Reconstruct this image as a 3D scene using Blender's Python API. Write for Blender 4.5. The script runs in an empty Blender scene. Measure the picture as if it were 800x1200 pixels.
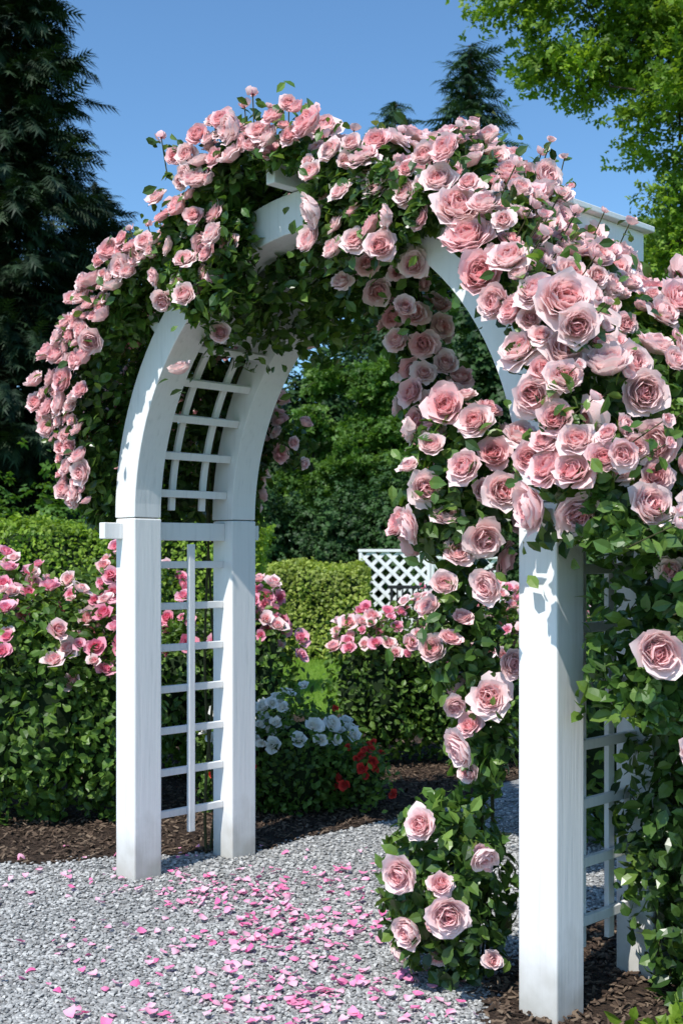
import bpy, math, random
import numpy as np
from mathutils import Vector
rng=np.random.default_rng(7); random.seed(7)
D=bpy.data; scene=bpy.context.scene
scene.view_settings.view_transform='Standard'; scene.view_settings.look='None'; scene.view_settings.exposure=0
def link(o,parent=None):
    scene.collection.objects.link(o)
    if parent: o.parent=parent
    return o
def empty(name,loc=(0,0,0),rz=0):
    e=D.objects.new(name,None); e.location=loc; e.rotation_euler=(0,0,rz); e.empty_display_size=.2
    return link(e)
# ---------------------------------------------------------------- mesh helpers
def mesh_obj(name,V,T,mat,parent=None,attrs=None,smooth=False):
    V=np.ascontiguousarray(V,dtype=np.float32); T=np.ascontiguousarray(T,dtype=np.int32)
    k=T.shape[1]; me=D.meshes.new(name)
    me.vertices.add(len(V)); me.vertices.foreach_set('co',V.ravel())
    me.loops.add(T.size); me.loops.foreach_set('vertex_index',T.ravel())
    me.polygons.add(len(T)); me.polygons.foreach_set('loop_start',np.arange(0,T.size,k,dtype=np.int32))
    me.polygons.foreach_set('loop_total',np.full(len(T),k,dtype=np.int32))
    me.polygons.foreach_set('use_smooth',np.full(len(T),smooth))
    for n,a in (attrs or {}).items():
        at=me.attributes.new(n,'FLOAT','POINT'); at.data.foreach_set('value',np.ascontiguousarray(a,dtype=np.float32))
    me.update(calc_edges=True); me.validate()
    if mat: me.materials.append(mat)
    return link(D.objects.new(name,me),parent)
def norm(a): return a/np.maximum(np.linalg.norm(a,axis=-1,keepdims=True),1e-9)
def frames(N,spin=None):
    N=norm(N); n=len(N)
    r=norm(rng.normal(size=(n,3))) if spin is None else spin
    X=norm(np.cross(r,N)); Y=np.cross(N,X)
    return np.stack([X,Y,N],axis=2)
def scatter(tpl,P,R,S,rnd=None):
    V,T=tpl[0],tpl[1]; q=tpl[2] if len(tpl)>2 else np.zeros(len(V))
    S=np.asarray(S); 
    if S.ndim==1: S=np.repeat(S[:,None],3,1)
    n=len(P); W=V[None]*S[:,None,:]
    W=np.einsum('nij,nvj->nvi',R,W)+P[:,None,:]
    TT=T[None]+(np.arange(n)*len(V))[:,None,None]
    if rnd is None: rnd=rng.random(n)
    return W.reshape(-1,3),TT.reshape(-1,T.shape[1]),np.repeat(rnd,len(V)),np.tile(q,n)
def merge(parts):
    vs,ts,rs,qs=[],[],[],[];off=0
    for v,t,r,q in parts:
        vs.append(v);ts.append(t+off);rs.append(r);qs.append(q);off+=len(v)
    return np.concatenate(vs),np.concatenate(ts),np.concatenate(rs),np.concatenate(qs)
def scat_obj(name,parts,mat,parent=None,smooth=False):
    V,T,r,q=merge(parts)
    return mesh_obj(name,V,T,mat,parent,{'rnd':r,'q':q},smooth)
def tube(points,radii,n=7):
    P=np.array(points,float); m=len(P); radii=np.broadcast_to(radii,(m,))
    tan=norm(np.gradient(P,axis=0)); ref=np.array([0.3,0.2,1.0]) if abs(tan[:,2]).mean()<.8 else np.array([1.,.1,0])
    X=norm(np.cross(tan,ref)); Y=np.cross(tan,X)
    a=np.linspace(0,2*np.pi,n,endpoint=False)
    V=P[:,None]+radii[:,None,None]*(np.cos(a)[None,:,None]*X[:,None]+np.sin(a)[None,:,None]*Y[:,None])
    T=[]
    for i in range(m-1):
        for j in range(n):
            k=(j+1)%n; T.append((i*n+j,i*n+k,(i+1)*n+k)); T.append((i*n+j,(i+1)*n+k,(i+1)*n+j))
    return V.reshape(-1,3),np.array(T),np.full(m*n,rng.random()),np.zeros(m*n)
# ---------------------------------------------------------------- materials
def newmat(name):
    m=D.materials.new(name); m.use_nodes=True; nt=m.node_tree; nt.nodes.clear()
    return m,nt,nt.nodes,nt.links
def ramp(nd,cols,pos=None):
    r=nd.new('ShaderNodeValToRGB'); el=r.color_ramp.elements
    pos=pos or [i/(len(cols)-1) for i in range(len(cols))]
    el[0].position=pos[0]; el[0].color=(*cols[0],1); el[1].position=pos[-1]; el[1].color=(*cols[-1],1)
    for c,p in zip(cols[1:-1],pos[1:-1]):
        e=el.new(p); e.color=(*c,1)
    return r
def leaf_mat(name,cols,rough=.5,tr=.3,spec=.35,tint=(1.5,1.5,.6)):
    m,nt,nd,lk=newmat(name); at=nd.new('ShaderNodeAttribute'); at.attribute_name='rnd'
    r=ramp(nd,cols); lk.new(at.outputs['Fac'],r.inputs[0])
    ns=nd.new('ShaderNodeTexNoise'); ns.inputs['Scale'].default_value=2.2; ns.inputs['Detail'].default_value=3
    tc=nd.new('ShaderNodeTexCoord'); lk.new(tc.outputs['Object'],ns.inputs['Vector'])
    mr=nd.new('ShaderNodeMapRange'); mr.inputs[1].default_value=.3; mr.inputs[2].default_value=.7; mr.inputs[3].default_value=.65; mr.inputs[4].default_value=1.35
    lk.new(ns.outputs['Fac'],mr.inputs[0])
    mx=nd.new('ShaderNodeVectorMath'); mx.operation='SCALE'; lk.new(r.outputs[0],mx.inputs[0]); lk.new(mr.outputs[0],mx.inputs['Scale'])
    p=nd.new('ShaderNodeBsdfPrincipled'); p.inputs['Roughness'].default_value=rough; p.inputs['Specular IOR Level'].default_value=spec
    lk.new(mx.outputs[0],p.inputs['Base Color'])
    t=nd.new('ShaderNodeBsdfTranslucent'); tm=nd.new('ShaderNodeVectorMath'); tm.operation='MULTIPLY'; tm.inputs[1].default_value=tint
    lk.new(mx.outputs[0],tm.inputs[0]); lk.new(tm.outputs[0],t.inputs['Color'])
    s=nd.new('ShaderNodeMixShader'); s.inputs[0].default_value=tr; lk.new(p.outputs[0],s.inputs[1]); lk.new(t.outputs[0],s.inputs[2])
    o=nd.new('ShaderNodeOutputMaterial'); lk.new(s.outputs[0],o.inputs[0]); return m
def petal_mat(name,inner,outer,deep=None,tr=.3,amt=.42):
    m,nt,nd,lk=newmat(name)
    aq=nd.new('ShaderNodeAttribute'); aq.attribute_name='q'; ar=nd.new('ShaderNodeAttribute'); ar.attribute_name='rnd'
    r=ramp(nd,[inner,tuple(a*.4+b*.6 for a,b in zip(inner,outer)),outer],[0,.30,.75]); lk.new(aq.outputs['Fac'],r.inputs[0])
    mix=nd.new('ShaderNodeMix'); mix.data_type='RGBA'; mr=nd.new('ShaderNodeMapRange'); mr.inputs[1].default_value=.4; mr.inputs[2].default_value=1; mr.inputs[3].default_value=0; mr.inputs[4].default_value=amt
    lk.new(ar.outputs['Fac'],mr.inputs[0]); lk.new(mr.outputs[0],mix.inputs[0]); lk.new(r.outputs[0],mix.inputs[6]); mix.inputs[7].default_value=(*(deep or inner),1)
    p=nd.new('ShaderNodeBsdfPrincipled'); p.inputs['Roughness'].default_value=.6; p.inputs['Specular IOR Level'].default_value=.2
    p.inputs['Sheen Weight'].default_value=.12
    lk.new(mix.outputs[2],p.inputs['Base Color'])
    t=nd.new('ShaderNodeBsdfTranslucent'); lk.new(mix.outputs[2],t.inputs['Color'])
    s=nd.new('ShaderNodeMixShader'); s.inputs[0].default_value=tr; lk.new(p.outputs[0],s.inputs[1]); lk.new(t.outputs[0],s.inputs[2])
    o=nd.new('ShaderNodeOutputMaterial'); lk.new(s.outputs[0],o.inputs[0]); return m
def noise_mat(name,cols,scale=8,detail=8,rough=.9,bump=.4,bscale=40,pos=None,bdist=.01,vor=False):
    m,nt,nd,lk=newmat(name); tc=nd.new('ShaderNodeTexCoord')
    n1=nd.new('ShaderNodeTexVoronoi' if vor else 'ShaderNodeTexNoise'); n1.inputs['Scale'].default_value=scale
    if not vor: n1.inputs['Detail'].default_value=detail; n1.inputs['Roughness'].default_value=.65
    lk.new(tc.outputs['Object'],n1.inputs['Vector']); r=ramp(nd,cols,pos)
    if vor:
        sp=nd.new('ShaderNodeSeparateColor'); lk.new(n1.outputs['Color'],sp.inputs[0]); lk.new(sp.outputs[0],r.inputs[0])
    else: lk.new(n1.outputs['Fac'],r.inputs[0])
    n2=nd.new('ShaderNodeTexNoise'); n2.inputs['Scale'].default_value=bscale; n2.inputs['Detail'].default_value=6; lk.new(tc.outputs['Object'],n2.inputs['Vector'])
    b=nd.new('ShaderNodeBump'); b.inputs['Strength'].default_value=bump; b.inputs['Distance'].default_value=bdist; lk.new(n2.outputs['Fac'],b.inputs['Height'])
    p=nd.new('ShaderNodeBsdfPrincipled'); p.inputs['Roughness'].default_value=rough; p.inputs['Specular IOR Level'].default_value=.25
    lk.new(r.outputs[0],p.inputs['Base Color']); lk.new(b.outputs[0],p.inputs['Normal'])
    o=nd.new('ShaderNodeOutputMaterial'); lk.new(p.outputs[0],o.inputs[0]); return m
def attr_mat(name,cols,rough=.85,pos=None):
    m,nt,nd,lk=newmat(name); at=nd.new('ShaderNodeAttribute'); at.attribute_name='rnd'; r=ramp(nd,cols,pos); lk.new(at.outputs['Fac'],r.inputs[0])
    p=nd.new('ShaderNodeBsdfPrincipled'); p.inputs['Roughness'].default_value=rough; p.inputs['Specular IOR Level'].default_value=.25
    lk.new(r.outputs[0],p.inputs['Base Color']); o=nd.new('ShaderNodeOutputMaterial'); lk.new(p.outputs[0],o.inputs[0]); return m
def paint_mat():
    m,nt,nd,lk=newmat('white_paint'); tc=nd.new('ShaderNodeTexCoord'); geo=nd.new('ShaderNodeNewGeometry')
    mp=nd.new('ShaderNodeMapping'); mp.inputs['Scale'].default_value=(28,28,1.6); lk.new(tc.outputs['Object'],mp.inputs['Vector'])
    n=nd.new('ShaderNodeTexNoise'); n.inputs['Scale'].default_value=2; n.inputs['Detail'].default_value=7; lk.new(mp.outputs[0],n.inputs['Vector'])
    r=ramp(nd,[(.72,.72,.71),(.84,.835,.825),(.87,.865,.855)],[.2,.42,.8]); lk.new(n.outputs['Fac'],r.inputs[0])
    sx=nd.new('ShaderNodeSeparateXYZ'); lk.new(geo.outputs['Position'],sx.inputs[0])
    n3=nd.new('ShaderNodeTexNoise'); n3.inputs['Scale'].default_value=9; n3.inputs['Detail'].default_value=6; lk.new(tc.outputs['Object'],n3.inputs['Vector'])
    ad=nd.new('ShaderNodeMath'); ad.operation='MULTIPLY_ADD'; ad.inputs[1].default_value=-.35; lk.new(n3.outputs['Fac'],ad.inputs[0]); lk.new(sx.outputs['Z'],ad.inputs[2])
    mr=nd.new('ShaderNodeMapRange'); mr.inputs[1].default_value=-.17; mr.inputs[2].default_value=.10; mr.inputs[3].default_value=.6; mr.inputs[4].default_value=0; lk.new(ad.outputs[0],mr.inputs[0])
    mx=nd.new('ShaderNodeMix'); mx.data_type='RGBA'; lk.new(mr.outputs[0],mx.inputs[0]); lk.new(r.outputs[0],mx.inputs[6]); mx.inputs[7].default_value=(.3,.27,.2,1)
    b=nd.new('ShaderNodeBump'); b.inputs['Strength'].default_value=.35; b.inputs['Distance'].default_value=.004; lk.new(n.outputs['Fac'],b.inputs['Height'])
    p=nd.new('ShaderNodeBsdfPrincipled'); p.inputs['Roughness'].default_value=.45; p.inputs['Specular IOR Level'].default_value=.35
    lk.new(mx.outputs[2],p.inputs['Base Color']); lk.new(b.outputs[0],p.inputs['Normal'])
    o=nd.new('ShaderNodeOutputMaterial'); lk.new(p.outputs[0],o.inputs[0]); return m
M_paint=paint_mat()
M_roseleaf=leaf_mat('rose_leaf',[(.024,.055,.014),(.052,.115,.024),(.09,.175,.034),(.16,.25,.05)],.32,.30,.5)
M_shrubleaf=leaf_mat('shrub_leaf',[(.05,.105,.02),(.10,.195,.033),(.17,.28,.055)],.42,.35)
M_hedge=leaf_mat('hedge_leaf',[(.11,.19,.02),(.20,.32,.03),(.31,.44,.05)],.5,.33)
M_box=leaf_mat('boxwood_leaf',[(.15,.22,.03),(.28,.35,.055),(.43,.50,.12)],.5,.33)
M_dark=leaf_mat('dark_leaf',[(.015,.045,.012),(.032,.08,.02),(.06,.13,.03)],.55,.25)
M_tree=leaf_mat('tree_leaf',[(.09,.17,.02),(.17,.28,.035),(.27,.39,.06)],.5,.45)
M_mid=leaf_mat('mid_tree_leaf',[(.05,.12,.02),(.09,.19,.03),(.15,.27,.05)],.5,.38)
M_con=leaf_mat('conifer_needles',[(.008,.022,.009),(.014,.036,.015),(.028,.06,.022)],.6,.12)
M_con2=leaf_mat('spruce_needles',[(.015,.045,.022),(.03,.07,.032),(.045,.10,.045)],.6,.15)
M_bark=noise_mat('bark',[(.03,.022,.015),(.09,.07,.05)],14,bump=.8,bdist=.03)
M_cane=noise_mat('rose_cane',[(.04,.06,.02),(.09,.07,.035)],20)
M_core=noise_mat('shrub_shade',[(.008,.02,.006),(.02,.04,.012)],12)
M_pink=petal_mat('pink_rose_petal',(.96,.36,.40),(.99,.80,.79),(.96,.42,.47))
M_hot=petal_mat('deep_pink_rose_petal',(.92,.20,.34),(.97,.54,.64),(.92,.18,.34))
M_white=petal_mat('white_rose_petal',(.86,.83,.70),(.92,.91,.88),(.88,.87,.80))
M_red=petal_mat('red_rose_petal',(.6,.02,.02),(.75,.06,.04),(.6,.02,.02))
M_fallen=petal_mat('fallen_petal',(.90,.28,.46),(.95,.56,.69),(.86,.14,.38),.2,.95)
M_pebble=attr_mat('gravel_stone',[(.18,.18,.175),(.30,.30,.29),(.39,.385,.37),(.58,.57,.545)],.8)
M_gravel=noise_mat('gravel_bed',[(.15,.15,.147),(.29,.288,.28),(.43,.425,.41)],95,rough=.9,bump=.8,bscale=90,vor=True)
M_mulch=noise_mat('mulch_soil',[(.016,.011,.008),(.045,.029,.02),(.085,.055,.037)],35,bump=1,bscale=60,bdist=.03)
M_chip=attr_mat('bark_chip',[(.026,.016,.011),(.065,.042,.029),(.12,.08,.055),(.2,.145,.10)],.85)
M_lawn=noise_mat('lawn',[(.09,.17,.015),(.15,.26,.025),(.20,.33,.04)],3,bump=.8,bscale=60,bdist=.03)
M_blade=leaf_mat('grass_blade',[(.10,.21,.02),(.17,.31,.03),(.24,.40,.05)],.5,.35)
M_iron=noise_mat('dark_iron',[(.012,.013,.015),(.03,.03,.033)],30,rough=.5)
# ---------------------------------------------------------------- templates
def leaf_tpl():
    V=np.array([(0,0,0),(-.26,.30,.07),(0,.34,0),(.26,.30,.07),(-.27,.62,.04),(0,.68,-.03),(.27,.62,.04),(0,1,-.14)],float)
    T=np.array([(0,2,1),(0,3,2),(1,2,5),(1,5,4),(2,3,6),(2,6,5),(4,5,7),(5,6,7)]); V[:,1]-=.5
    return V,T,np.zeros(8)
def small_leaf():
    V=np.array([(0,-.5,0),(-.3,.05,.08),(.3,.05,.08),(0,.5,-.06)],float); return V,np.array([(0,2,1),(1,2,3)]),np.zeros(4)
LEAF=leaf_tpl(); SLEAF=small_leaf()
def cluster_leaf(n=5):
    vs,ts=[],[]; r=np.random.default_rng(3)
    for i in range(n):
        a=i*2*np.pi/n+r.random(); c,s=np.cos(a),np.sin(a); V=SLEAF[0].copy(); V[:,1]+=.5; V*= .55
        V[:,2]+=r.uniform(-.5,.5)*V[:,1]
        V=np.stack([V[:,0]*c-V[:,1]*s,V[:,0]*s+V[:,1]*c,V[:,2]+r.uniform(-.15,.15)],1); vs.append(V); ts.append(SLEAF[1]+4*i)
    return np.concatenate(vs),np.concatenate(ts),np.zeros(4*n)
CLEAF=cluster_leaf()
def frond_tpl():
    V=[];T=[]; r=np.random.default_rng(5)
    def blade(b,d,w):
        b=np.array(b,float); d=np.array(d,float); s=norm(np.cross(d,[0,0,1.])+1e-6)*w; i=len(V)
        V.extend([b-s,b+s,b+d]); T.append((i,i+1,i+2))
    for k in range(7):
        y=k/7
        for sg in(-1,1): blade((0,y,-.10*y),(sg*(.42-.3*y)*r.uniform(.8,1.2),.30,-.10-.1*r.random()),.045)
    blade((0,0,0),(0,1.1,-.15),.04)
    return np.array(V),np.array(T),np.zeros(len(V))
FROND=frond_tpl()
def rose_tpl(K,nu,nv,seed,op=1.0):
    r=np.random.default_rng(seed); Vs=[];Ts=[];Q=[];off=0
    u=np.linspace(-1,1,nu); v=np.linspace(0,1,nv)
    tx,ty=r.normal()*.07,r.normal()*.07
    for k in range(K):
        q=k/(K-1); phi=k*2.39996+r.normal()*.5
        a0=math.radians(20+30*q+r.normal()*4); a1=math.radians(-38+(26*q+105*q**2.0+r.normal()*22)*op)
        L=(.42+.42*q)*r.uniform(.82,1.12); W=(.42+.44*q)*r.uniform(.8,1.2); r0=.02+.24*q; z0=-.02-.16*q; c=1.9-1.2*q
        U,Vv=np.meshgrid(u,v,indexing='ij'); s=Vv*(1-.20*U**2-.06*np.exp(-(U*4)**2)*(Vv**4)+.04*np.sin(U*5+k))
        fine=np.linspace(0,1,25); ang=a0+(a1-a0)*fine**1.6; rr=np.concatenate([[0],np.cumsum(np.sin(ang[:-1]))])/24*L; zz=np.concatenate([[0],np.cumsum(np.cos(ang[:-1]))])/24*L
        R=np.interp(s,fine,rr)+r0; Z=np.interp(s,fine,zz)+z0
        lat=U*W*(.3+.7*np.sin(np.pi*np.minimum(Vv,.85)/1.7))*.62
        R=R-c*lat**2; ph=r.random()*6; amp=.025+.045*q
        Z=Z+amp*np.sin(U*4.6+ph)*Vv**2; R=R+amp*np.cos(U*5.4+ph)*Vv**2*.9
        X=R*np.cos(phi)-lat*np.sin(phi)+tx*(1-q); Y=R*np.sin(phi)+lat*np.cos(phi)+ty*(1-q)
        Vs.append(np.stack([X,Y,Z],-1).reshape(-1,3)); Q.append((q*.58+.42*Vv**2*(.4+.6*q)).ravel())
        for i in range(nu-1):
            for j in range(nv-1):
                a=off+i*nv+j; Ts+= [(a,a+nv,a+nv+1),(a,a+nv+1,a+1)]
        off+=nu*nv
    return np.concatenate(Vs),np.array(Ts),np.concatenate(Q)
ROSES=[rose_tpl(48,6,4,s,o) for s,o in((1,1.),(2,.9),(3,1.15),(4,.6),(5,1.0),(6,.95),(7,1.1),(8,.78))]
BUD=rose_tpl(9,4,4,9,.35)
FROSES=[rose_tpl(17,4,4,s,1) for s in(11,12,13)]
def blooms_parts(P,N,S,rnd,tpls):
    which=rng.integers(0,len(tpls),len(P)); parts=[]
    R=frames(N)
    Sx=np.stack([S*rng.uniform(.9,1.15,len(S)),S,S*rng.uniform(.9,1.25,len(S))],1)
    for i,t in enumerate(tpls):
        m=which==i
        if m.any(): parts.append(scatter(t,P[m],R[m],Sx[m],rnd[m]))
    return parts
def leaf_parts(P,N,size,tpl=LEAF,spread=.8):
    n=len(P); NN=norm(norm(N)+rng.normal(size=(n,3))*spread); S=size*rng.uniform(.6,1.25,n)
    return [scatter(tpl,P,frames(NN),S)]
# ---------------------------------------------------------------- camera, light, sky
cam=D.cameras.new('camera'); co=link(D.objects.new('camera',cam)); co.location=(0,0,1.5); co.rotation_euler=(math.radians(90),0,0)
cam.sensor_fit='VERTICAL'; cam.sensor_height=24; cam.lens=28; cam.shift_y=50/1200; cam.clip_end=1500; cam.clip_start=.05
cam.dof.use_dof=True; cam.dof.focus_distance=4.6; cam.dof.aperture_fstop=4.0
scene.camera=co
EL=math.radians(53); hx,hy=-.54,-.84; sd=Vector((hx*math.cos(EL),hy*math.cos(EL),math.sin(EL))).normalized()
sun=D.lights.new('sun','SUN'); sun.energy=5.0; sun.angle=math.radians(.5); sun.color=(1,.97,.91)
so=link(D.objects.new('sun',sun)); so.rotation_euler=sd.to_track_quat('Z','Y').to_euler(); so.location=(-5,-6,12)
w=D.worlds.new('World'); scene.world=w; w.use_nodes=True; nt=w.node_tree; bg=nt.nodes['Background']
sk=nt.nodes.new('ShaderNodeTexSky'); sk.sky_type='NISHITA'; sk.sun_disc=False; sk.sun_elevation=EL; sk.sun_rotation=math.atan2(hx,hy); sk.ozone_density=1.6; sk.air_density=1.0; sk.dust_density=.3
tm=nt.nodes.new('ShaderNodeVectorMath'); tm.operation='MULTIPLY'; tm.inputs[1].default_value=(.84,1.16,1.36)
nt.links.new(sk.outputs[0],tm.inputs[0]); nt.links.new(tm.outputs[0],bg.inputs[0]); bg.inputs[1].default_value=.135
# ---------------------------------------------------------------- ground
def sheet(name,poly,z,mat):
    me=D.meshes.new(name); me.from_pydata([(x,y,z) for x,y in poly],[],[tuple(range(len(poly)))]); me.materials.append(mat); me.update(); return link(D.objects.new(name,me))
def inpoly(P,poly):
    x,y=P[:,0],P[:,1]; c=np.zeros(len(P),bool); n=len(poly)
    for i in range(n):
        x1,y1=poly[i];x2,y2=poly[i-1]
        k=((y1>y)!=(y2>y))&(x<(x2-x1)*(y-y1)/((y2-y1) or 1e-9)+x1); c^=k
    return c
sheet('ground',[(-600,-600),(600,-600),(600,600),(-600,600)],0,M_lawn)
sheet('gravel_path',[(-9,-2),(9,-2),(9,9.5),(-9,9.5)],.004,M_gravel)
def wob(poly,step=.12,a=.03):
    out=[]
    for i in range(len(poly)):
        p,q=np.array(poly[i]),np.array(poly[(i+1)%len(poly)]); n=max(1,int(np.linalg.norm(q-p)/step)) if np.linalg.norm(q-p)<4 else 1
        for k in range(n):
            c=p+(q-p)*k/n; out.append((c[0]+a*math.sin(c[1]*9+c[0]*5),c[1]+a*math.sin(c[0]*11+2)))
    return out
LB=wob([(-9,5.85),(-5.9,5.85),(-2.6,5.8),(-1.5,5.78),(-.43,6.05),(.34,6.8),(.9,7.6),(1.8,8.8),(3.2,10.2),(2.4,11.2),(-9,11.2)])
RB=wob([(.50,2.0),(.46,3.0),(.47,4.1),(.78,4.6),(1.4,5.35),(3,7),(4,8.5),(5,9.6),(9,9.6),(9,2)])
sheet('mulch_bed',LB,.010,M_mulch); sheet('mulch_bed.001',RB,.010,M_mulch)
r=np.random.default_rng(2)
def ico():
    import bmesh
    bm=bmesh.new(); bmesh.ops.create_icosphere(bm,subdivisions=1,radius=1); V=np.array([v.co[:] for v in bm.verts]); T=np.array([[v.index for v in f.verts] for f in bm.faces]); bm.free()
    V=V*(1+.18*r.normal(size=(len(V),1))); return V,T,np.zeros(len(V))
ICO=ico()
n=62000; dd=1/rng.uniform(1/7.6,1/3.4,n); P=np.stack([rng.uniform(-.34,.34,n)*dd,dd,np.zeros(n)],1)
m=~inpoly(P+rng.normal(size=P.shape)*.03,LB)&~inpoly(P+rng.normal(size=P.shape)*.03,RB); P=P[m]; n=len(P); s=rng.uniform(.004,.0085,n)*(1+.1*(P[:,1]-3.4)); P[:,2]=.008+s*.3*rng.random(n)
S3=np.stack([s*rng.uniform(.8,1.5,n),s,s*rng.uniform(.5,.8,n)],1)
scat_obj('gravel_stones',[scatter(ICO,P,frames(np.array([0,0,1.])+rng.normal(size=(n,3))*.25),S3)],M_pebble,smooth=False)
def chip_area(poly,x0,x1,y0,y1,n):
    P=np.stack([rng.uniform(x0,x1,n),rng.uniform(y0,y1,n),np.zeros(n)],1); return P[inpoly(P+rng.normal(size=P.shape)*.03,poly)]
CH=np.array([(-1,-.3,-.1),(1,-.4,-.1),(.9,.3,-.1),(-.8,.35,-.1),(-.9,-.2,.12),(.8,-.3,.1),(.85,.2,.14),(-.7,.25,.1)]),np.array([(4,5,6),(4,6,7),(0,1,5),(0,5,4),(1,2,6),(1,6,5),(2,3,7),(2,7,6),(3,0,4),(3,4,7)]),np.zeros(8)
for nm,P in(('bark_mulch',chip_area(LB,-2.6,2.4,5.7,9.5,22000)),('bark_mulch.001',chip_area(RB,.4,2.6,2.9,6.2,13000))):
    n=len(P); P[:,2]=.012+.014*rng.random(n); s=rng.uniform(.007,.022,n)
    scat_obj(nm,[scatter(CH,P,frames(np.array([0,0,1.])+rng.normal(size=(n,3))*.35),s)],M_chip)
n=30000; P=np.stack([rng.uniform(-2.2,2.5,n),rng.uniform(11.2,19,n),np.zeros(n)],1)
GB=np.array([(-.06,0,0),(.06,0,0),(.0,.15,1)]),np.array([(0,1,2)]),np.zeros(3)
scat_obj('lawn_grass',[scatter(GB,P,frames(np.array([0,0,1.])+rng.normal(size=(n,3))*.3),rng.uniform(.03,.07,n))],M_blade)
def pet():
    V=[];Q=[]
    for i in range(4):
        for j in range(4):
            u=-1+2*i/3; v=j/3; wd=.3+.7*math.sin(math.pi*min(v,.8)/1.6); V.append((u*wd*.5,(v-.5)*(1-.2*u*u),.18*u*u*wd+.35*(v-.5)**2)); Q.append(v)
    T=[]
    for i in range(3):
        for j in range(3): a=i*4+j; T+=[(a,a+4,a+5),(a,a+5,a+1)]
    return np.array(V),np.array(T),np.array(Q)
PET=pet()
P=np.concatenate([np.stack([rng.normal(-.22,.40,400),rng.uniform(3.6,5.7,400),np.zeros(400)],1),np.stack([rng.uniform(-1.9,.45,130),rng.uniform(3.5,6.1,130),np.zeros(130)],1),
  np.stack([rng.normal(-.55,.18,70),rng.normal(5.25,.12,70),np.zeros(70)],1),np.stack([rng.normal(-.08,.25,80),rng.normal(4.7,.12,80),np.zeros(80)],1),np.stack([rng.normal(-.1,.2,80),rng.normal(4.05,.14,80),np.zeros(80)],1)])
P=P[~inpoly(P,RB)]; n=len(P); P[:,2]=.020+.008*rng.random(n); s=rng.uniform(.016,.042,n)
scat_obj('fallen_rose_petals',[scatter(PET,P,frames(np.array([0,0,1.])*rng.choice([1,1,-1],n)[:,None]+rng.normal(size=(n,3))*.28),s,rng.random(n)**.7)],M_fallen,smooth=True)
# ---------------------------------------------------------------- garden arbor
AX,AY=-.13,4.725; RZ=math.atan2(-.717,.697); WD=.57; HS=1.165; SP=1.68; AC=SP-.01
arb=empty('garden_arbor',(AX,AY,0),RZ)
cu,su=math.cos(RZ),math.sin(RZ)
def toW(u,v,z): return np.stack([AX+u*cu-v*su,AY+u*su+v*cu,z+0*u],-1)
def dirW(L): L=np.asarray(L); return np.stack([L[...,0]*cu-L[...,1]*su,L[...,0]*su+L[...,1]*cu,L[...,2]],-1)
def bevel(o,wd=.004):
    b=o.modifiers.new('bevel','BEVEL'); b.width=wd; b.segments=2; b.limit_method='ANGLE'; return o
BOXF=[(0,3,2,1),(4,5,6,7),(0,1,5,4),(1,2,6,5),(2,3,7,6),(3,0,4,7)]
def box(name,c,s,parent,mat=M_paint,bw=.004,rot=None):
    hx_,hy_,hz_=s[0]/2,s[1]/2,s[2]/2
    V=[(-hx_,-hy_,-hz_),(hx_,-hy_,-hz_),(hx_,hy_,-hz_),(-hx_,hy_,-hz_),(-hx_,-hy_,hz_),(hx_,-hy_,hz_),(hx_,hy_,hz_),(-hx_,hy_,hz_)]
    me=D.meshes.new(name); me.from_pydata(V,[],BOXF); me.materials.append(mat); o=link(D.objects.new(name,me),parent); o.location=c
    if rot: o.rotation_euler=rot
    if bw: bevel(o,bw)
    return o
def arc(name,ri,ro,v0,v1,a0,a1,parent,n=40):
    V=[];F=[]
    for i in range(n+1):
        a=a0+(a1-a0)*i/n
        for rr,vv in((ri,v0),(ro,v0),(ro,v1),(ri,v1)): V.append((rr*math.cos(a),vv,AC+rr*math.sin(a)))
    for i in range(n):
        b=i*4
        for k in range(4): F.append((b+k,b+(k+1)%4,b+4+(k+1)%4,b+4+k))
    F.append((3,2,1,0)); F.append((n*4,n*4+1,n*4+2,n*4+3))
    me=D.meshes.new(name); me.from_pydata(V,[],F); me.materials.append(M_paint)
    import bmesh
    bm=bmesh.new(); bm.from_mesh(me); bmesh.ops.recalc_face_normals(bm,faces=bm.faces); bm.to_mesh(me); bm.free()
    o=link(D.objects.new(name,me),parent); bevel(o); return o
PW=.152; pi=math.pi
for i,(u,v) in enumerate(((-HS,0),(-HS,WD),(HS,0),(HS,WD))):
    box(f'post_{i+1}',(u,v,(AC-.003)/2-.02),(PW,PW,AC+.037),arb,bw=.007)
for i,v in enumerate((0,WD)):
    for j in range(3):
        arc(f'arch_{i+1}_{j+1}',HS-.073,HS+.085,v-.074,v+.074,pi*j/3+.0012,pi*(j+1)/3-.0012,arb,18)
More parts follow.
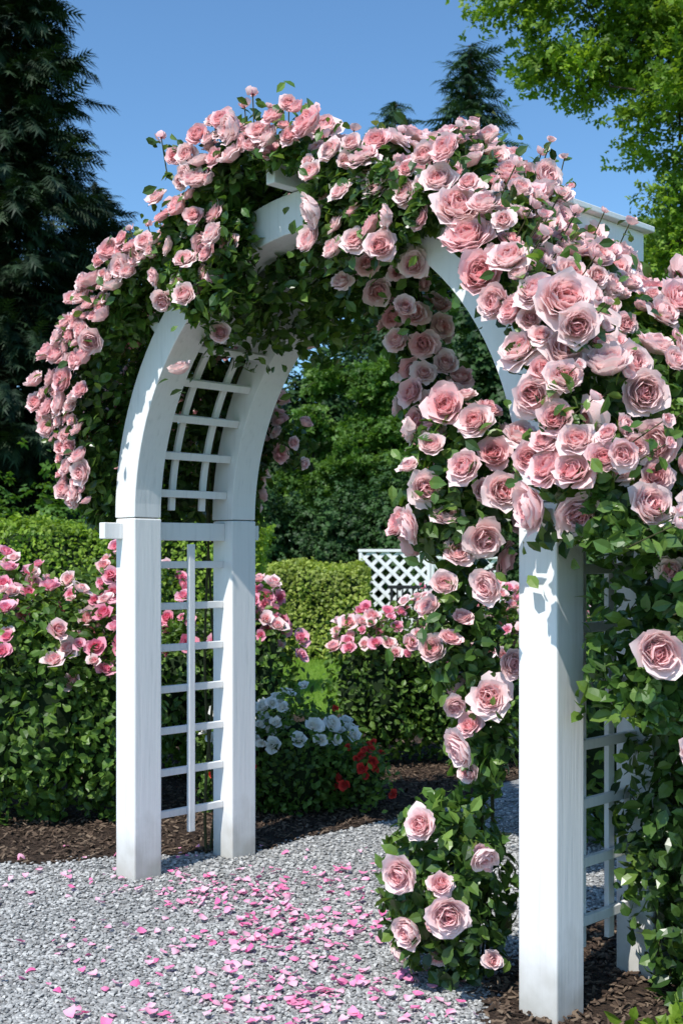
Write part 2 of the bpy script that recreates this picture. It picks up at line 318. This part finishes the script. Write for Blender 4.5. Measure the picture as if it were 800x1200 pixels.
for side,u in((-1,-HS),(1,HS)):
    box('crosspiece',(u,WD/2,SP-.07),(.045,WD-PW-.004,.085),arb)
    for sg in(-1,1):
        box('crosspiece_tail',(u-.0+side*.04,WD/2+sg*(WD/2+.076+.05),SP-.07),(.045,.098,.075),arb)
    for k in range(7):
        box(f'lattice_rung_{k+1}',(u,WD/2,.27+k*.197),(.022,WD-PW-.004,.034),arb,bw=.003)
    vs=[WD/2] if side<0 else [WD/2-.085,WD/2+.085]
    for v in vs: box('lattice_upright',(u-side*.0225,v,.16+.70),(.02,.036,1.38),arb,bw=.003)
    for k in range(6):
        a=(pi-math.radians(6+k*9)) if side<0 else math.radians(6+k*9); rr=HS-.02
        box(f'arch_rung_{k+1}',(rr*math.cos(a),WD/2,AC+rr*math.sin(a)),(.022,WD-.152,.036),arb,bw=.003,rot=(0,-a,0))
    for v in ((WD/2-.09,WD/2+.09)):
        a0,a1=(pi-math.radians(56),pi-math.radians(2)) if side<0 else (math.radians(2),math.radians(56))
        arc('arch_lattice_slat',HS+.004,HS+.024,v-.017,v+.017,a0,a1,arb,16)
for k in range(7):
    a=math.radians(42+16*k); rr=HS+.087+.052
    box(f'rafter_{k+1}',(rr*math.cos(a),WD/2,AC+rr*math.sin(a)),(.10,WD+(.40 if k<5 else .12),.05),arb,rot=(0,-a,0))
box('purlin',(.84,.64,2.74),(.055,.80,.12),arb); box('purlin_cap',(.84,.64,2.813),(.12,.86,.024),arb)
box('purlin_post',(.84,.57,2.60),(.07,.07,.155),arb)
# ---------------------------------------------------------------- climbing rose on arbor
deg=np.array([-35,-20,0,15,30,45,60,75,90,105,120,135,150,165,180,210,250,262])
RIv=[1.3,1.28,1.28,1.28,1.28,1.28,1.25,1.26,1.29,1.26,1.26,1.28,1.28,1.28,1.28,1.28,1.3,1.3]
ROv=[1.33,1.36,1.50,1.60,1.63,1.56,1.47,1.46,1.50,1.44,1.38,1.38,1.46,1.60,1.70,1.72,1.6,1.5]
VFv=[.1,.05,-.14,-.22,-.27,-.28,-.28,-.28,-.26,-.24,-.2,-.2,-.25,-.28,-.3,-.28,-.2,-.1]
g_=np.arange(-40,266); RI,RO,VF=[np.interp(g_,deg,a) for a in(RIv,ROv,VFv)]
def path(s,rho,v):
    a=np.radians(s); u=np.where(s<0,-rho,np.where(s>180,rho,-np.cos(a)*rho))
    z=np.where(s<0,AC+a*HS,np.where(s>180,AC-(a-np.pi)*HS,AC+np.sin(a)*rho)); return u,z
def lim(s):
    i=s+40; g=np.arange(len(RI)); return np.interp(i,g,RI),np.interp(i,g,RO),np.interp(i,g,VF)
def lump(s,v): return .06*np.sin(s*.11+v*4)+.045*np.sin(s*.23-v*7+1)+.035*np.sin(s*.41+v*11+2)
vine=empty('climbing_rose')
N0=54000; s=np.concatenate([rng.uniform(-3,262,N0-7000),rng.uniform(178,216,7000)]); v01=rng.random(N0); ri,ro,vf=lim(s); vb=WD+.30
v=vf+(vb-vf)*v01; ro2=ro+lump(s,v)-.12*(np.abs(v01*2-1)**3); f=rng.random(N0)**.6; rho=ri+(ro2-ri)*f
u,z=path(s,rho,v); keep=np.ones(N0,bool)
keep&=~((s>180)&(z<1.52)&(v<-.07)); keep&=~((z<.98)&(s>180)&(v<.30)); keep&=~((z<.9)&(s>180)&(rng.random(N0)<.25))
depth=np.minimum(np.minimum(1-f,f+ .3),np.minimum(v01,1-v01)*2); keep&=(depth<.25)|(rng.random(N0)<.45)
g=np.sin(s*.35+v*9)+np.sin(s*.19-v*13+rho*8); keep&=(g>-1.1)|(rng.random(N0)<.35)
s,v,rho,u,z,v01,f=[a[keep] for a in(s,v,rho,u,z,v01,f)]
P=toW(u,v,z); a=np.radians(np.clip(s,0,180)); NL=np.stack([-np.cos(a)*(f-.2),(v01-.5)*2.2,np.sin(a)*(f)+.5],-1)
parts=leaf_parts(P,dirW(NL),.066)
N1=19000; s=rng.uniform(38,132,N1); v=np.where(rng.random(N1)<.4,rng.uniform(-.27,-.09,N1),rng.uniform(-.08,WD+.2,N1))
lo=np.interp(s,[38,48,60,75,88,98,108,120,132],[1.14,1.0,.90,.86,.98,1.04,.98,1.04,1.22])+.05*np.sin(s*.5+v*6)+.04*np.sin(s*1.1-v*9)
fr=rng.random(N1)**.75; rho=lo+(1.34-lo)*fr
infr=(v<-.085); inside=(rho<1.085)&(v>0)
k=(infr&~((s<57)|((s>80)&(s<103))|(s>130)))|inside; k&=(np.sin(s*.6+v*8)+np.sin(s*.33-v*5+rho*9)>-1.15)|(rng.random(N1)<.3)
s,v,rho,fr=[a[k] for a in(s,v,rho,fr)]; u,z=path(s,rho,v); P=toW(u,v,z); NL=np.stack([0*s,-.6+0*s,.5+0*s],-1)
parts+=leaf_parts(P,dirW(NL),.062)
BP,BN,BS,BR=[],[],[],[]
CAMB=np.array([-.15,-.75,.35])
def add_blooms(P,N,S,mind,mx,R=None):
    for i,(p,nn,sz) in enumerate(zip(P,N,S)):
        if mx<=0: break
        ok=True
        if BP:
            A=np.array(BP); ok=(np.linalg.norm(A-p,axis=1)>mind*(np.array(BS)+sz)).all()
        if ok: BP.append(p);BN.append(nn);BS.append(sz);BR.append(rng.random() if R is None else R[i]);mx-=1
def one(x,y,z,sz,n=(-.1,-1,.35)): 
    BP.append(np.array([x,y,z]));BN.append(norm(np.array(n,float)+rng.normal(size=3)*.38));BS.append(sz);BR.append(rng.random()*.6)
for t in[(.27,3.95,1.72,.07),(.40,3.85,1.78,.075),(.50,3.75,1.70,.08),(.35,3.95,1.62,.065),(.55,3.7,1.86,.08),(.44,3.9,1.93,.075),(.31,4.0,1.88,.065),(.38,3.95,1.50,.065),(.47,3.8,1.40,.07,(-.6,-1,.2)),(.34,3.95,1.40,.055),
    (.50,4.0,1.02,.085,(-.8,-.9,.1)),(.31,4.05,1.18,.06),(.40,3.95,.86,.09,(-.9,-.5,.1)),(.27,4.0,.60,.075,(-1,-.4,.4)),(.20,3.98,.44,.09,(-1,-.6,.1)),(.34,3.85,.34,.09,(-.6,-1,.0)),(.46,3.9,.52,.06),(.44,4.1,.76,.06),(.56,3.95,1.14,.06),
    (.92,3.45,1.22,.092,(-.1,-1,.2)),(.70,3.5,1.62,.095,(-.3,-1,.1)),(.84,3.5,1.60,.085,(.1,-1,.2)),(.93,3.5,1.83,.095,(0,-1,.2)),(.72,3.48,1.90,.078),(.78,3.5,2.05,.09),(.66,3.55,2.10,.09),(.98,3.55,1.45,.06),(.62,3.6,1.75,.07),(.80,3.5,1.75,.07),
    (-.70,5.20,2.30,.062),(-.52,4.95,2.62,.065),(-.50,4.95,2.42,.055),(-.08,4.5,2.85,.07),(.10,4.35,2.56,.072),(.18,4.3,2.66,.08),(.0,4.4,2.50,.05),(.26,4.2,2.52,.065),(.22,4.25,2.38,.055)]: one(*t)
NC=14000; s=np.where(rng.random(NC)<.2,rng.uniform(3,70,NC),rng.uniform(3,226,NC)); ri,ro,vf=lim(s); side=rng.random(NC)
v=np.where(side<.5,rng.uniform(0,1,NC)*(vb-vf)+vf,np.where(side<.94,vf-.03,vb+.02)); fr=np.where(side<.5,1.0,rng.uniform(.1,1,NC))
rho=ri+(ro+lump(s,v)-ri)*fr+np.where(side<.5,.02,0)-np.where(side<.5,.12*np.abs((v-vf)/(vb-vf)*2-1)**3,0)
u,z=path(s,rho,v); g=np.sin(s*.17+v*5+1)+np.sin(s*.31-v*8+rho*5)+.6*np.sin(s*.7+v*3)
thr=np.where((s>100)&(s<200),-.7,-1.0)
kp=(g>thr)|(rng.random(NC)<.03); kp&=~((s>180)&(z<1.25)&(rng.random(NC)<.85)); kp&=~((s>180)&(z<1.6)&(v<.02))
kp&=~((s>203)&(v>.35)&(rng.random(NC)<.6)); kp&=~((s>80)&(s<103)&(side>.5)&(rho<1.36))
P=toW(u,v,z); a=np.radians(np.clip(s,0,180)); vn=np.where(side<.5,(v-WD/2)*.8,np.where(side<.94,-1.,1.))
NL=np.stack([-np.cos(a)*(.35+.65*(side<.5)),vn,np.sin(a)*(.35+.65*(side<.5))+.25],-1); NW=norm(dirW(NL))+CAMB*.55+rng.normal(size=(NC,3))*.42
big=np.clip((s-70)/90,0,1); S=(rng.uniform(.046,.070,NC)+.019*big+.005*(side>.5))*rng.choice([.62,.85,1,1.0,1.2],NC)
RR=np.clip(rng.random(NC)*.85+.3*(1-big),0,1)
add_blooms(P[kp],NW[kp],S[kp],.55,980,RR[kp])
NC=500; s=rng.uniform(56,130,NC); k=~((s>80)&(s<103)); s=s[k]; NC=len(s); rho=rng.uniform(1.06,1.34,NC)-.14*np.exp(-((s-68)/9)**2)*rng.random(NC)-.1*np.exp(-((s-110)/7)**2)*rng.random(NC); v=rng.uniform(-.31,-.2,NC)
u,z=path(s,rho,v)
add_blooms(toW(u,v,z),dirW(np.tile([0,-1,.3],(NC,1)))+rng.normal(size=(NC,3))*.4,rng.uniform(.045,.078,NC),.75,44)
print('arbor blooms',len(BP))
def blob(c,rad,nl,nb,bs,mind=.66,face=(-.1,-1,.35),leafs=.064):
    c=np.array(c);rad=np.array(rad)
    d=norm(rng.normal(size=(nl,3))); rr=rng.random(nl)**.4; P=c+d*rr[:,None]*rad
    P[:,2]=np.maximum(P[:,2],.04); global parts
    parts+=leaf_parts(P,d+np.array([0,-.1,.6]),leafs)
    d=norm(rng.normal(size=(nb*6,3))+np.array(face)*1.1); P=c+d*rad*1.05; P[:,2]=np.maximum(P[:,2],.12)
    add_blooms(P,norm(d+.4*np.array(face))+rng.normal(size=d.shape)*.35,rng.uniform(.7,1.25,len(P))*bs,mind,nb)
blob((.40,4.05,1.72),(.20,.17,.30),1000,20,.066); blob((.42,4.12,1.22),(.13,.13,.30),520,6,.058)
blob((.37,4.18,.34),(.25,.22,.35),1500,7,.06); blob((.48,4.15,.85),(.12,.12,.22),300,2,.06)
for c,nb in(((.22,5.0,2.66),12),((.30,5.0,2.42),13),((.37,4.95,2.16),14),((.45,4.85,1.92),9)): blob(c,(.13,.16,.17),280,nb,.064)
blob((-.27,6.25,2.08),(.14,.15,.14),200,8,.055)
blob((1.15,4.1,.55),(.22,.35,.55),1500,0,.08)
BP=np.array(BP);BN=np.array(BN);BS=np.array(BS);BR=np.array(BR)
n=140; s=rng.uniform(4,195,n); ri,ro,vf=lim(s); v=rng.uniform(vf-.05,vb,n); rho=ro+lump(s,v)+rng.uniform(.03,.14,n); u,z=path(s,rho,v); P=toW(u,v,z)
a=np.radians(np.clip(s,0,180)); NB=norm(dirW(np.stack([-np.cos(a),0*a,np.sin(a)+.4],-1)))
bp=[scatter(BUD,P,frames(NB+rng.normal(size=(n,3))*.2),rng.uniform(.026,.042,n),.5+.5*rng.random(n))]
parts+=leaf_parts(np.repeat(P,9,0)-np.repeat(NB,9,0)*rng.uniform(0.02,.16,(n*9,1))+rng.normal(size=(n*9,3))*.03,np.repeat(NB,9,0),.05)
nb_=len(BP); BNn=norm(BN); k=4
parts+=leaf_parts(np.repeat(BP-BNn*.02,k,0)+rng.normal(size=(nb_*k,3))*np.repeat(BS,k)[:,None]*.8-np.repeat(BNn*BS[:,None]*.5,k,0),np.repeat(BNn,k,0),.055,spread=.6)
scat_obj('leaves',parts,M_roseleaf,vine)
scat_obj('blooms',blooms_parts(BP,BN,BS,BR,ROSES)+bp,M_pink,vine,smooth=True)
canes=[tube([p-nn*.17,p-nn*.08,p],[.003,.0025,.0025],4) for p,nn in zip(P,NB)]
for k in range(8):
    L_=k%2==0
    v0=rng.uniform(.50,.60) if L_ else rng.uniform(.44,.60); ss=np.linspace(-83 if L_ else 263,rng.uniform(70,130),40); ro=1.262+.012*np.sin(ss*.09+k)+.008*k
    u,z=path(ss,ro,v0); Pc=toW(u,v0+.04*np.sin(ss*.05+k),np.maximum(z,0)); canes.append(tube(Pc,np.linspace(.008,.004,40)))
for k in range(5):
    b=np.array([.46+.03*k*.5,4.22+rng.normal()*.03,0]); t=np.linspace(0,1,14)[:,None]; e=np.array([rng.uniform(.4,.5),rng.uniform(4.1,4.2),rng.uniform(.6,1.6)])
    canes.append(tube(b+(e-b)*t+np.array([.04,0,0])*np.sin(t*3),np.linspace(.005,.003,14),5))
for k in range(4):
    t=np.linspace(0,1,16)[:,None]; b=np.array([.2+.03*k,5.,2.8]); e=np.array([.48,4.85+.03*k,1.8]); canes.append(tube(b+(e-b)*t+np.array([.05,0,0])*np.sin(t*4+k),.004,5))
scat_obj('canes',canes,M_cane,vine,smooth=True)
# ---------------------------------------------------------------- shrubs
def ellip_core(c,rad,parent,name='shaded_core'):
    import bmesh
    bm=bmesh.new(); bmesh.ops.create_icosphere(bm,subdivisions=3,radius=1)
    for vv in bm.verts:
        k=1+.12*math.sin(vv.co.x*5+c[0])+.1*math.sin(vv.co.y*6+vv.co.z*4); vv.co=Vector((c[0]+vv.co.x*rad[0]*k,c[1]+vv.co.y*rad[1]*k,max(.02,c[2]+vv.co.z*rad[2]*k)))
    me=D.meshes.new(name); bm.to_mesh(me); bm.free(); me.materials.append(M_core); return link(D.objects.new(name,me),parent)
def rose_shrub(name,lobes,nl,leaf,groups,mat=M_shrubleaf,spread=.8,cl=-.5):
    e=empty(name,(0,0,0)); parts=[]; tot=sum(l[1][0]*l[1][2]*l[1][1] for l in lobes)
    for c,rad in lobes:
        c=np.array(c);rad=np.array(rad); k=int(nl*(rad.prod()/tot)); d=norm(rng.normal(size=(k,3))); rr=rng.random(k)**.3
        rr*=1+.16*np.sin(d[:,0]*5+c[0]*3)*np.sin(d[:,2]*6+d[:,1]*4); P=c+d*rr[:,None]*rad; P[:,2]=np.abs(P[:,2])+.02
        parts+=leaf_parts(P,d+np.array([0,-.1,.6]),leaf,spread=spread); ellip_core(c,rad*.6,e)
    out=[];SA=[]
    for gi,(mt,nb,bs,zmin,tp) in enumerate(groups):
        S=[];NN=[];O=[]; tries=0
        while len(O)<nb and tries<nb*40:
            tries+=1; c,rad=lobes[rng.integers(len(lobes))]; d=norm(rng.normal(size=3)+np.array([0,-.7,.8])); p=np.array(c)+d*np.array(rad)*rng.uniform(.98,1.18)
            if p[2]<zmin or (math.sin(p[0]*9+gi)+math.sin(p[2]*13+p[1]*5)<cl): continue
            sz=bs*rng.uniform(.65,1.2)
            if out and (np.linalg.norm(np.array(out)-p,axis=1)<.62*(sz+np.array(SA))).any(): continue
            out.append(p);SA.append(sz);O.append(p);S.append(sz);NN.append(norm(d+np.array([0,-.7,.3])+rng.normal(size=3)*.35))
        if O: scat_obj(f'blooms_{gi+1}',blooms_parts(np.array(O),np.array(NN),np.array(S),rng.random(len(O)),tp),mt,e,smooth=True)
        if O: 
            pp=np.repeat(np.array(O),5,0)+rng.normal(size=(len(O)*5,3))*.05-[0,0,.05]; parts+=leaf_parts(pp,rng.normal(size=pp.shape)+[0,-.3,1],leaf)
    scat_obj('leaves',parts,mat,e)
    return e
rose_shrub('rose_bush',[((-1.75,6.7,.62),(.5,.4,.68)),((-2.5,6.9,.6),(.5,.45,.72)),((-1.30,6.75,.55),(.3,.35,.62)),((-2.0,7.0,1.0),(.45,.3,.44)),((-1.45,7.2,1.05),(.25,.3,.4)),((-1.28,7.0,1.35),(.12,.15,.2))],12000,.065,[(M_hot,85,.068,.85,FROSES),(M_pink,85,.076,.78,FROSES)],cl=-.6)
rose_shrub('rose_bush.001',[((-.95,8.0,.55),(.4,.35,.6)),((-.55,7.9,.6),(.28,.3,.64)),((-.50,8.0,1.05),(.12,.15,.2)),((-1.4,8.3,.7),(.4,.3,.7))],6500,.06,[(M_hot,48,.072,.75,FROSES),(M_pink,30,.072,.7,FROSES)],cl=-.9)
rose_shrub('rose_bush.002',[((.25,8.5,.52),(.40,.4,.55)),((.62,8.6,.58),(.40,.4,.60)),((1.05,8.5,.6),(.40,.4,.62)),((1.5,8.9,.6),(.4,.4,.65))],9500,.055,[(M_hot,60,.064,.80,FROSES),(M_pink,120,.070,.80,FROSES)],cl=-1.2)
rose_shrub('white_rose_bush',[((-.58,7.0,.25),(.3,.25,.36)),((-.28,6.95,.28),(.30,.25,.40)),((-.06,7.1,.2),(.25,.25,.28))],5500,.045,[(M_white,62,.058,.40,FROSES),(M_red,5,.028,.2,FROSES)],cl=-1.2)
rose_shrub('red_flower_plant',[((.14,6.9,.2),(.15,.16,.2))],600,.045,[(M_red,20,.038,.12,FROSES)],cl=-2)
rose_shrub('rose_bush.003',[((1.35,6.2,.6),(.35,.4,.7)),((2.0,6.0,.7),(.5,.4,.9))],5000,.065,[(M_pink,40,.07,.4,FROSES)])
lp=empty('leafy_ground_plant'); P=np.array([1.0,3.42,.06])+rng.normal(size=(420,3))*[.07,.08,.04]; P[:,2]=np.abs(P[:,2])+.02
scat_obj('leaves',leaf_parts(P,rng.normal(size=P.shape)*.4+[0,0,1.],.06),M_hedge,lp)
# ---------------------------------------------------------------- hedges
def hedge(name,x0,x1,y0,y1,h,n,leaf,mat,rz=0,rnd=.0):
    e=empty(name,((x0+x1)/2,(y0+y1)/2,0),rz); lx,ly=(x1-x0)/2,(y1-y0)/2
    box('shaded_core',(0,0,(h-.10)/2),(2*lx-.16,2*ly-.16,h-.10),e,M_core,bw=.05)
    fa=[lx*2*h,lx*2*h,ly*2*h,ly*2*h,lx*ly*4]; k=rng.choice(5,n,p=np.array(fa)/sum(fa)); a=rng.uniform(-1,1,n); b=rng.random(n)
    P=np.zeros((n,3));N=np.zeros((n,3))
    for i in range(5):
        m=k==i
        if i<2: sg=-1 if i==0 else 1; P[m]=np.stack([a[m]*lx,0*a[m]+sg*ly,b[m]*h],1); N[m]=(0,sg,.2)
        elif i<4: sg=-1 if i==2 else 1; P[m]=np.stack([0*a[m]+sg*lx,a[m]*ly,b[m]*h],1); N[m]=(sg,0,.2)
        else: P[m]=np.stack([a[m]*lx,(b[m]*2-1)*ly,0*a[m]+h],1); N[m]=(0,0,1)
    P+=N*(.04*np.sin(P[:,:1]*5+P[:,2:]*7)+.03*np.sin(P[:,:1]*13-P[:,1:2]*9)+.03*rng.normal(size=(n,1))); 
    ed=np.clip((P[:,2]-(h-.15))/.15,0,1); P[:,1]*=1-.06*ed*rnd; P[:,0]*=1-.06*ed*rnd
    scat_obj('leaves',[scatter(SLEAF,P,frames(norm(N+[0,0,.35])+rng.normal(size=(n,3))*.6),leaf*rng.uniform(.6,1.3,n))],mat,e); return e
hedge('clipped_hedge',-6.5,-.85,12.2,13.2,1.8,42000,.06,M_hedge)
hedge('boxwood_hedge',-1.25,.38,17.0,20.5,1.3,26000,.07,M_box,0,1)
def leafy_mass(name,lobes,n,leaf,mat,core=.5,tpl=CLEAF):
    e=empty(name); parts=[]; w=np.array([np.prod(l[1])**.67 for l in lobes]); w/=w.sum()
    for (c,rad),ww in zip(lobes,w):
        c=np.array(c);rad=np.array(rad); k=int(n*ww); nc=max(8,k//70); cd=norm(rng.normal(size=(nc,3))); cc=cd*rng.uniform(.55,1.0,(nc,1))
        ci=rng.integers(0,nc,k); d=cc[ci]+rng.normal(size=(k,3))*.17; P=c+d*rad; P[:,2]=np.maximum(P[:,2],.05)
        parts+=[scatter(tpl,P,frames(norm(norm(d)+np.array([0,0,.6])+rng.normal(size=(k,3))*.6)),leaf*rng.uniform(.6,1.3,k),np.clip(.5*rng.random(k)+.5*np.repeat(rng.random(nc),1)[ci],0,1))]
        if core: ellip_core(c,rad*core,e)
    scat_obj('leaves',parts,mat,e); return e
leafy_mass('garden_shrub',[((-5.2,16,1.3),(1.1,.9,1.5)),((-3.9,16.3,1.2),(.9,.8,1.5)),((-6.8,16.3,1.2),(1.2,.9,1.6)),((-2.6,16.5,1.0),(.8,.8,1.2))],9500,.15,M_mid)
leafy_mass('laurel_shrub',[((-2.2,24,1.5),(1.3,1,1.7)),((-.3,24.5,1.4),(1.3,1,1.6)),((1.4,24,1.5),(1.3,1,1.65)),((3.2,24.5,1.4),(1.4,1,1.6)),((5.2,24.3,1.5),(1.4,1,1.7)),((7.4,24,1.7),(1.6,1,1.9))],20000,.17,M_dark)
leafy_mass('distant_trees',[((x,33+1.5*math.sin(x),3.6+.5*math.sin(x*2)),(2.4,1.8,4.4+.7*math.sin(x*1.7))) for x in(-14,-10.5,-7.5,-4.5,-1.5,1.5,4.5,7.5,10.5,14,18)],38000,.34,M_dark,.36)
# ---------------------------------------------------------------- trees
def conifer(name,x,y,H,R,nb,nf,mat,fs=.55,z0=.6,pw=.85,droop=.25):
    e=empty(name,(x,y,0)); scat_obj('trunk',[tube([(0,0,0),(0,0,H*.5),(0,0,H*.97)],[H*.017,H*.01,.02],8)],M_bark,e,smooth=True)
    P=[];F=[];br=[]
    for i in range(nb):
        t=(i+rng.random())/nb; z=z0+(H-z0)*t; L=R*((1-t)**pw)*rng.uniform(.72,1.15)+.12; a=i*2.4+rng.normal()*.3; dx,dy=math.cos(a),math.sin(a)
        m=max(4,int(nf*L/R)); tt=rng.uniform(.12,1,m); lat=rng.normal(size=m)*.17*L*(1.1-tt)
        zz=z+L*(-droop*tt+ .22*tt**2)+rng.normal(size=m)*.06
        P.append(np.stack([dx*tt*L-dy*lat,dy*tt*L+dx*lat,zz],1)); f=np.stack([dx-dy*lat*2/L+0*tt,dy+dx*lat*2/L+0*tt,-.25+rng.normal(size=m)*.25],1); F.append(f)
        if i%2==0: br.append(tube([(0,0,z),(dx*L*.5,dy*L*.5,z-droop*L*.5+.05*L),(dx*L*.95,dy*L*.95,z-L*(droop-.2))],[.05,.03,.01],4))
    P=np.concatenate(P);F=norm(np.concatenate(F)+rng.normal(size=(len(P),3))*.3); k=len(P)
    N=norm(np.array([0,0,1.])+rng.normal(size=(k,3))*.35); X=norm(np.cross(F,N)); N=np.cross(X,F); Rm=np.stack([X,F,N],2)
    scat_obj('branches',br,M_bark,e); scat_obj('needles',[scatter(FROND,P,Rm,fs*rng.uniform(.6,1.25,k))],mat,e); return e
conifer('conifer_tree',-7.0,25,16.8,3.3,340,66,M_con,.56)
conifer('conifer_tree.001',-10.2,27,18,3.6,260,50,M_con,.7)
conifer('conifer_tree.002',-5.9,29,10.5,2.4,170,42,M_con,.6)
conifer('spruce_tree',4.3,40,18.6,4.6,260,50,M_con2,.75,z0=3,pw=.95)
conifer('spruce_tree.001',1.9,42,17.4,3.2,180,40,M_con2,.7,z0=3)
def deciduous(name,base,H,clumps,n,leaf,mat,spread=.42,tpl=CLEAF,tr=.2):
    e=empty(name,base); b=np.zeros(3); limbs=[]; top=np.array([np.mean([c[0] for c in clumps])*.25,0,H*.5])
    limbs.append(tube([b,top*.5+[.1,0,0],top],[tr,tr*.75,tr*.55],9)); P=[];rr=[]
    nodes=[top]; rad=[tr*.45]
    for c in sorted(clumps,key=lambda c:np.linalg.norm(np.array(c[:3])-top)):
        c=np.array(c,float); j=int(np.argmin([np.linalg.norm(q-c[:3])+.02*i for i,q in enumerate(nodes)])); q0=nodes[j]; r1=max(.010,rad[j]*.6)
        mid=(q0+c[:3])/2+rng.normal(size=3)*.18; limbs.append(tube([q0,mid,c[:3]],[rad[j]*.8,(rad[j]*.8+r1)/2,r1],6)); nodes.append(c[:3]); rad.append(r1)
        R=c[3]; k=int(n*R**2/sum(q[3]**2 for q in clumps)); ns=max(5,int(R*16)); sub=norm(rng.normal(size=(ns,3)))*rng.uniform(.45,1,(ns,1))*R*np.array([1,1,.75])
        for q in sub[::2]: limbs.append(tube([c[:3],c[:3]+q*.5+[0,0,.06],c[:3]+q],[.014,.009,.004],4))
        ci=rng.integers(0,ns,k); pts=c[:3]+sub[ci]*rng.uniform(.55,1.05,(k,1))+rng.normal(size=(k,3))*spread*np.array([.5,.5,.28]); P.append(pts); rr.append(np.clip(.55*rng.random(k)+.45*rng.random(ns)[ci],0,1))
    P=np.concatenate(P);rr=np.concatenate(rr); k=len(P)
    scat_obj('limbs',limbs,M_bark,e,smooth=True)
    scat_obj('leaves',[scatter(tpl,P,frames(np.array([0,-.1,.8])+rng.normal(size=(k,3))*.7),leaf*rng.uniform(.6,1.3,k),rr)],mat,e); return e
deciduous('broadleaf_tree',(6.6,14,0),8.6,[(-4.6,0,7.9,.6),(-4.1,.2,7.2,.6),(-3.9,-.3,8.3,.9),(-3.4,.3,7.4,1.0),(-2.7,-.2,6.8,1.0),(-2.4,.2,6.0,.95),(-1.6,0,5.5,1.0),(-1.4,0,7.0,1.3),(-.6,0,6.1,1.3),(-2.0,0,8.3,1.5),(.2,0,8.3,1.8),(1.0,0,6.4,1.5),(-3.5,0,8.9,1.2),(-2.9,.2,7.9,1.0),(-1.9,.1,7.4,1.1),(-2.5,0,5.2,.8)],30000,.12,M_tree,.32,tr=.24)
deciduous('broadleaf_tree.001',(8.4,22,0),9,[(-2.6,0,6.6,1.4),(-1.4,0,7.8,1.6),(-3.2,0,5.2,1.3),(0,0,6.5,2.2),(-1.2,0,4.6,1.8),(1.8,0,7.5,2),(0,0,8.8,1.6),(-2.2,0,3.6,1.4)],16000,.2,M_mid,.4,tr=.3)
deciduous('broadleaf_tree.002',(.4,27,0),6,[(0,0,4.9,1.1),(-1.0,0,4.2,1.0),(1.0,0,4.2,1.1),(0,-.4,3.6,1.3),(-.6,0,5.4,.7),(.7,-.2,5.3,.8),(-1.1,0,3.0,1.0),(1.2,0,3.1,1.0)],14000,.17,M_mid,.3,tr=.18)
# ---------------------------------------------------------------- lattice fence + dark bench
lf=empty('lattice_fence',(1.35,22,0))
def lat_panel(x0,w_,h,parent,rot=0,org=(0,0,0)):
    g=D.objects.new('lattice_panel',None); link(g,parent); g.location=org; g.rotation_euler=(0,0,rot)
    for x in(x0,x0+w_): box('stile',(x,0,h/2),(.06,.06,h),g)
    box('top_rail',(x0+w_/2,0,h+.025),(w_+.1,.08,.05),g); box('bottom_rail',(x0+w_/2,0,.1),(w_-.064,.04,.06),g)
    sp=.26
    for sg in(-1,1):
        c=-h-.2
        while c<w_+h+.2:
            z0_,z1_=.13,h; xa=c; xb=c+sg*(z1_-z0_)
            dx=xb-xa; lo,hi=(0-xa)/dx,(w_-xa)/dx
            if lo>hi: lo,hi=hi,lo
            t0=max(0,lo);t1=min(1,hi)
            if t1-t0>.03:
                p=np.array([xa+dx*t0,z0_+(z1_-z0_)*t0]);q=np.array([xa+dx*t1,z0_+(z1_-z0_)*t1]); L=np.linalg.norm(q-p); m=(p+q)/2
                box('slat',(x0+m[0],.008*sg,m[1]),(L,.012,.065),g,bw=0,rot=(0,-math.atan2(q[1]-p[1],q[0]-p[0]),0))
            c+=sp
lat_panel(-1.0,1.25,1.55,lf); lat_panel(0,1.3,1.42,lf,math.radians(12),(.32,.02,0))
gb=empty('garden_bench',(1.3,20.8,0))
for x in(-.42,.42):
    for yy in(-.2,.2): box('leg',(x,yy,.22),(.05,.05,.44),gb,M_iron)
    box('arm_post',(x,-.2,.56),(.045,.045,.22),gb,M_iron); box('arm_rest',(x,0,.685),(.06,.5,.03),gb,M_iron); box('back_post',(x,.225,.68),(.05,.045,.48),gb,M_iron)
for k in range(5): box(f'seat_slat_{k+1}',(0,-.2+k*.095,.457),(.95,.08,.03),gb,M_iron)
box('back_rail',(0,.225,.93),(.98,.05,.06),gb,M_iron)
for k in range(8): box(f'back_slat_{k+1}',(-.32+k*.092,.225,.69),(.03,.02,.42),gb,M_iron,bw=.002)
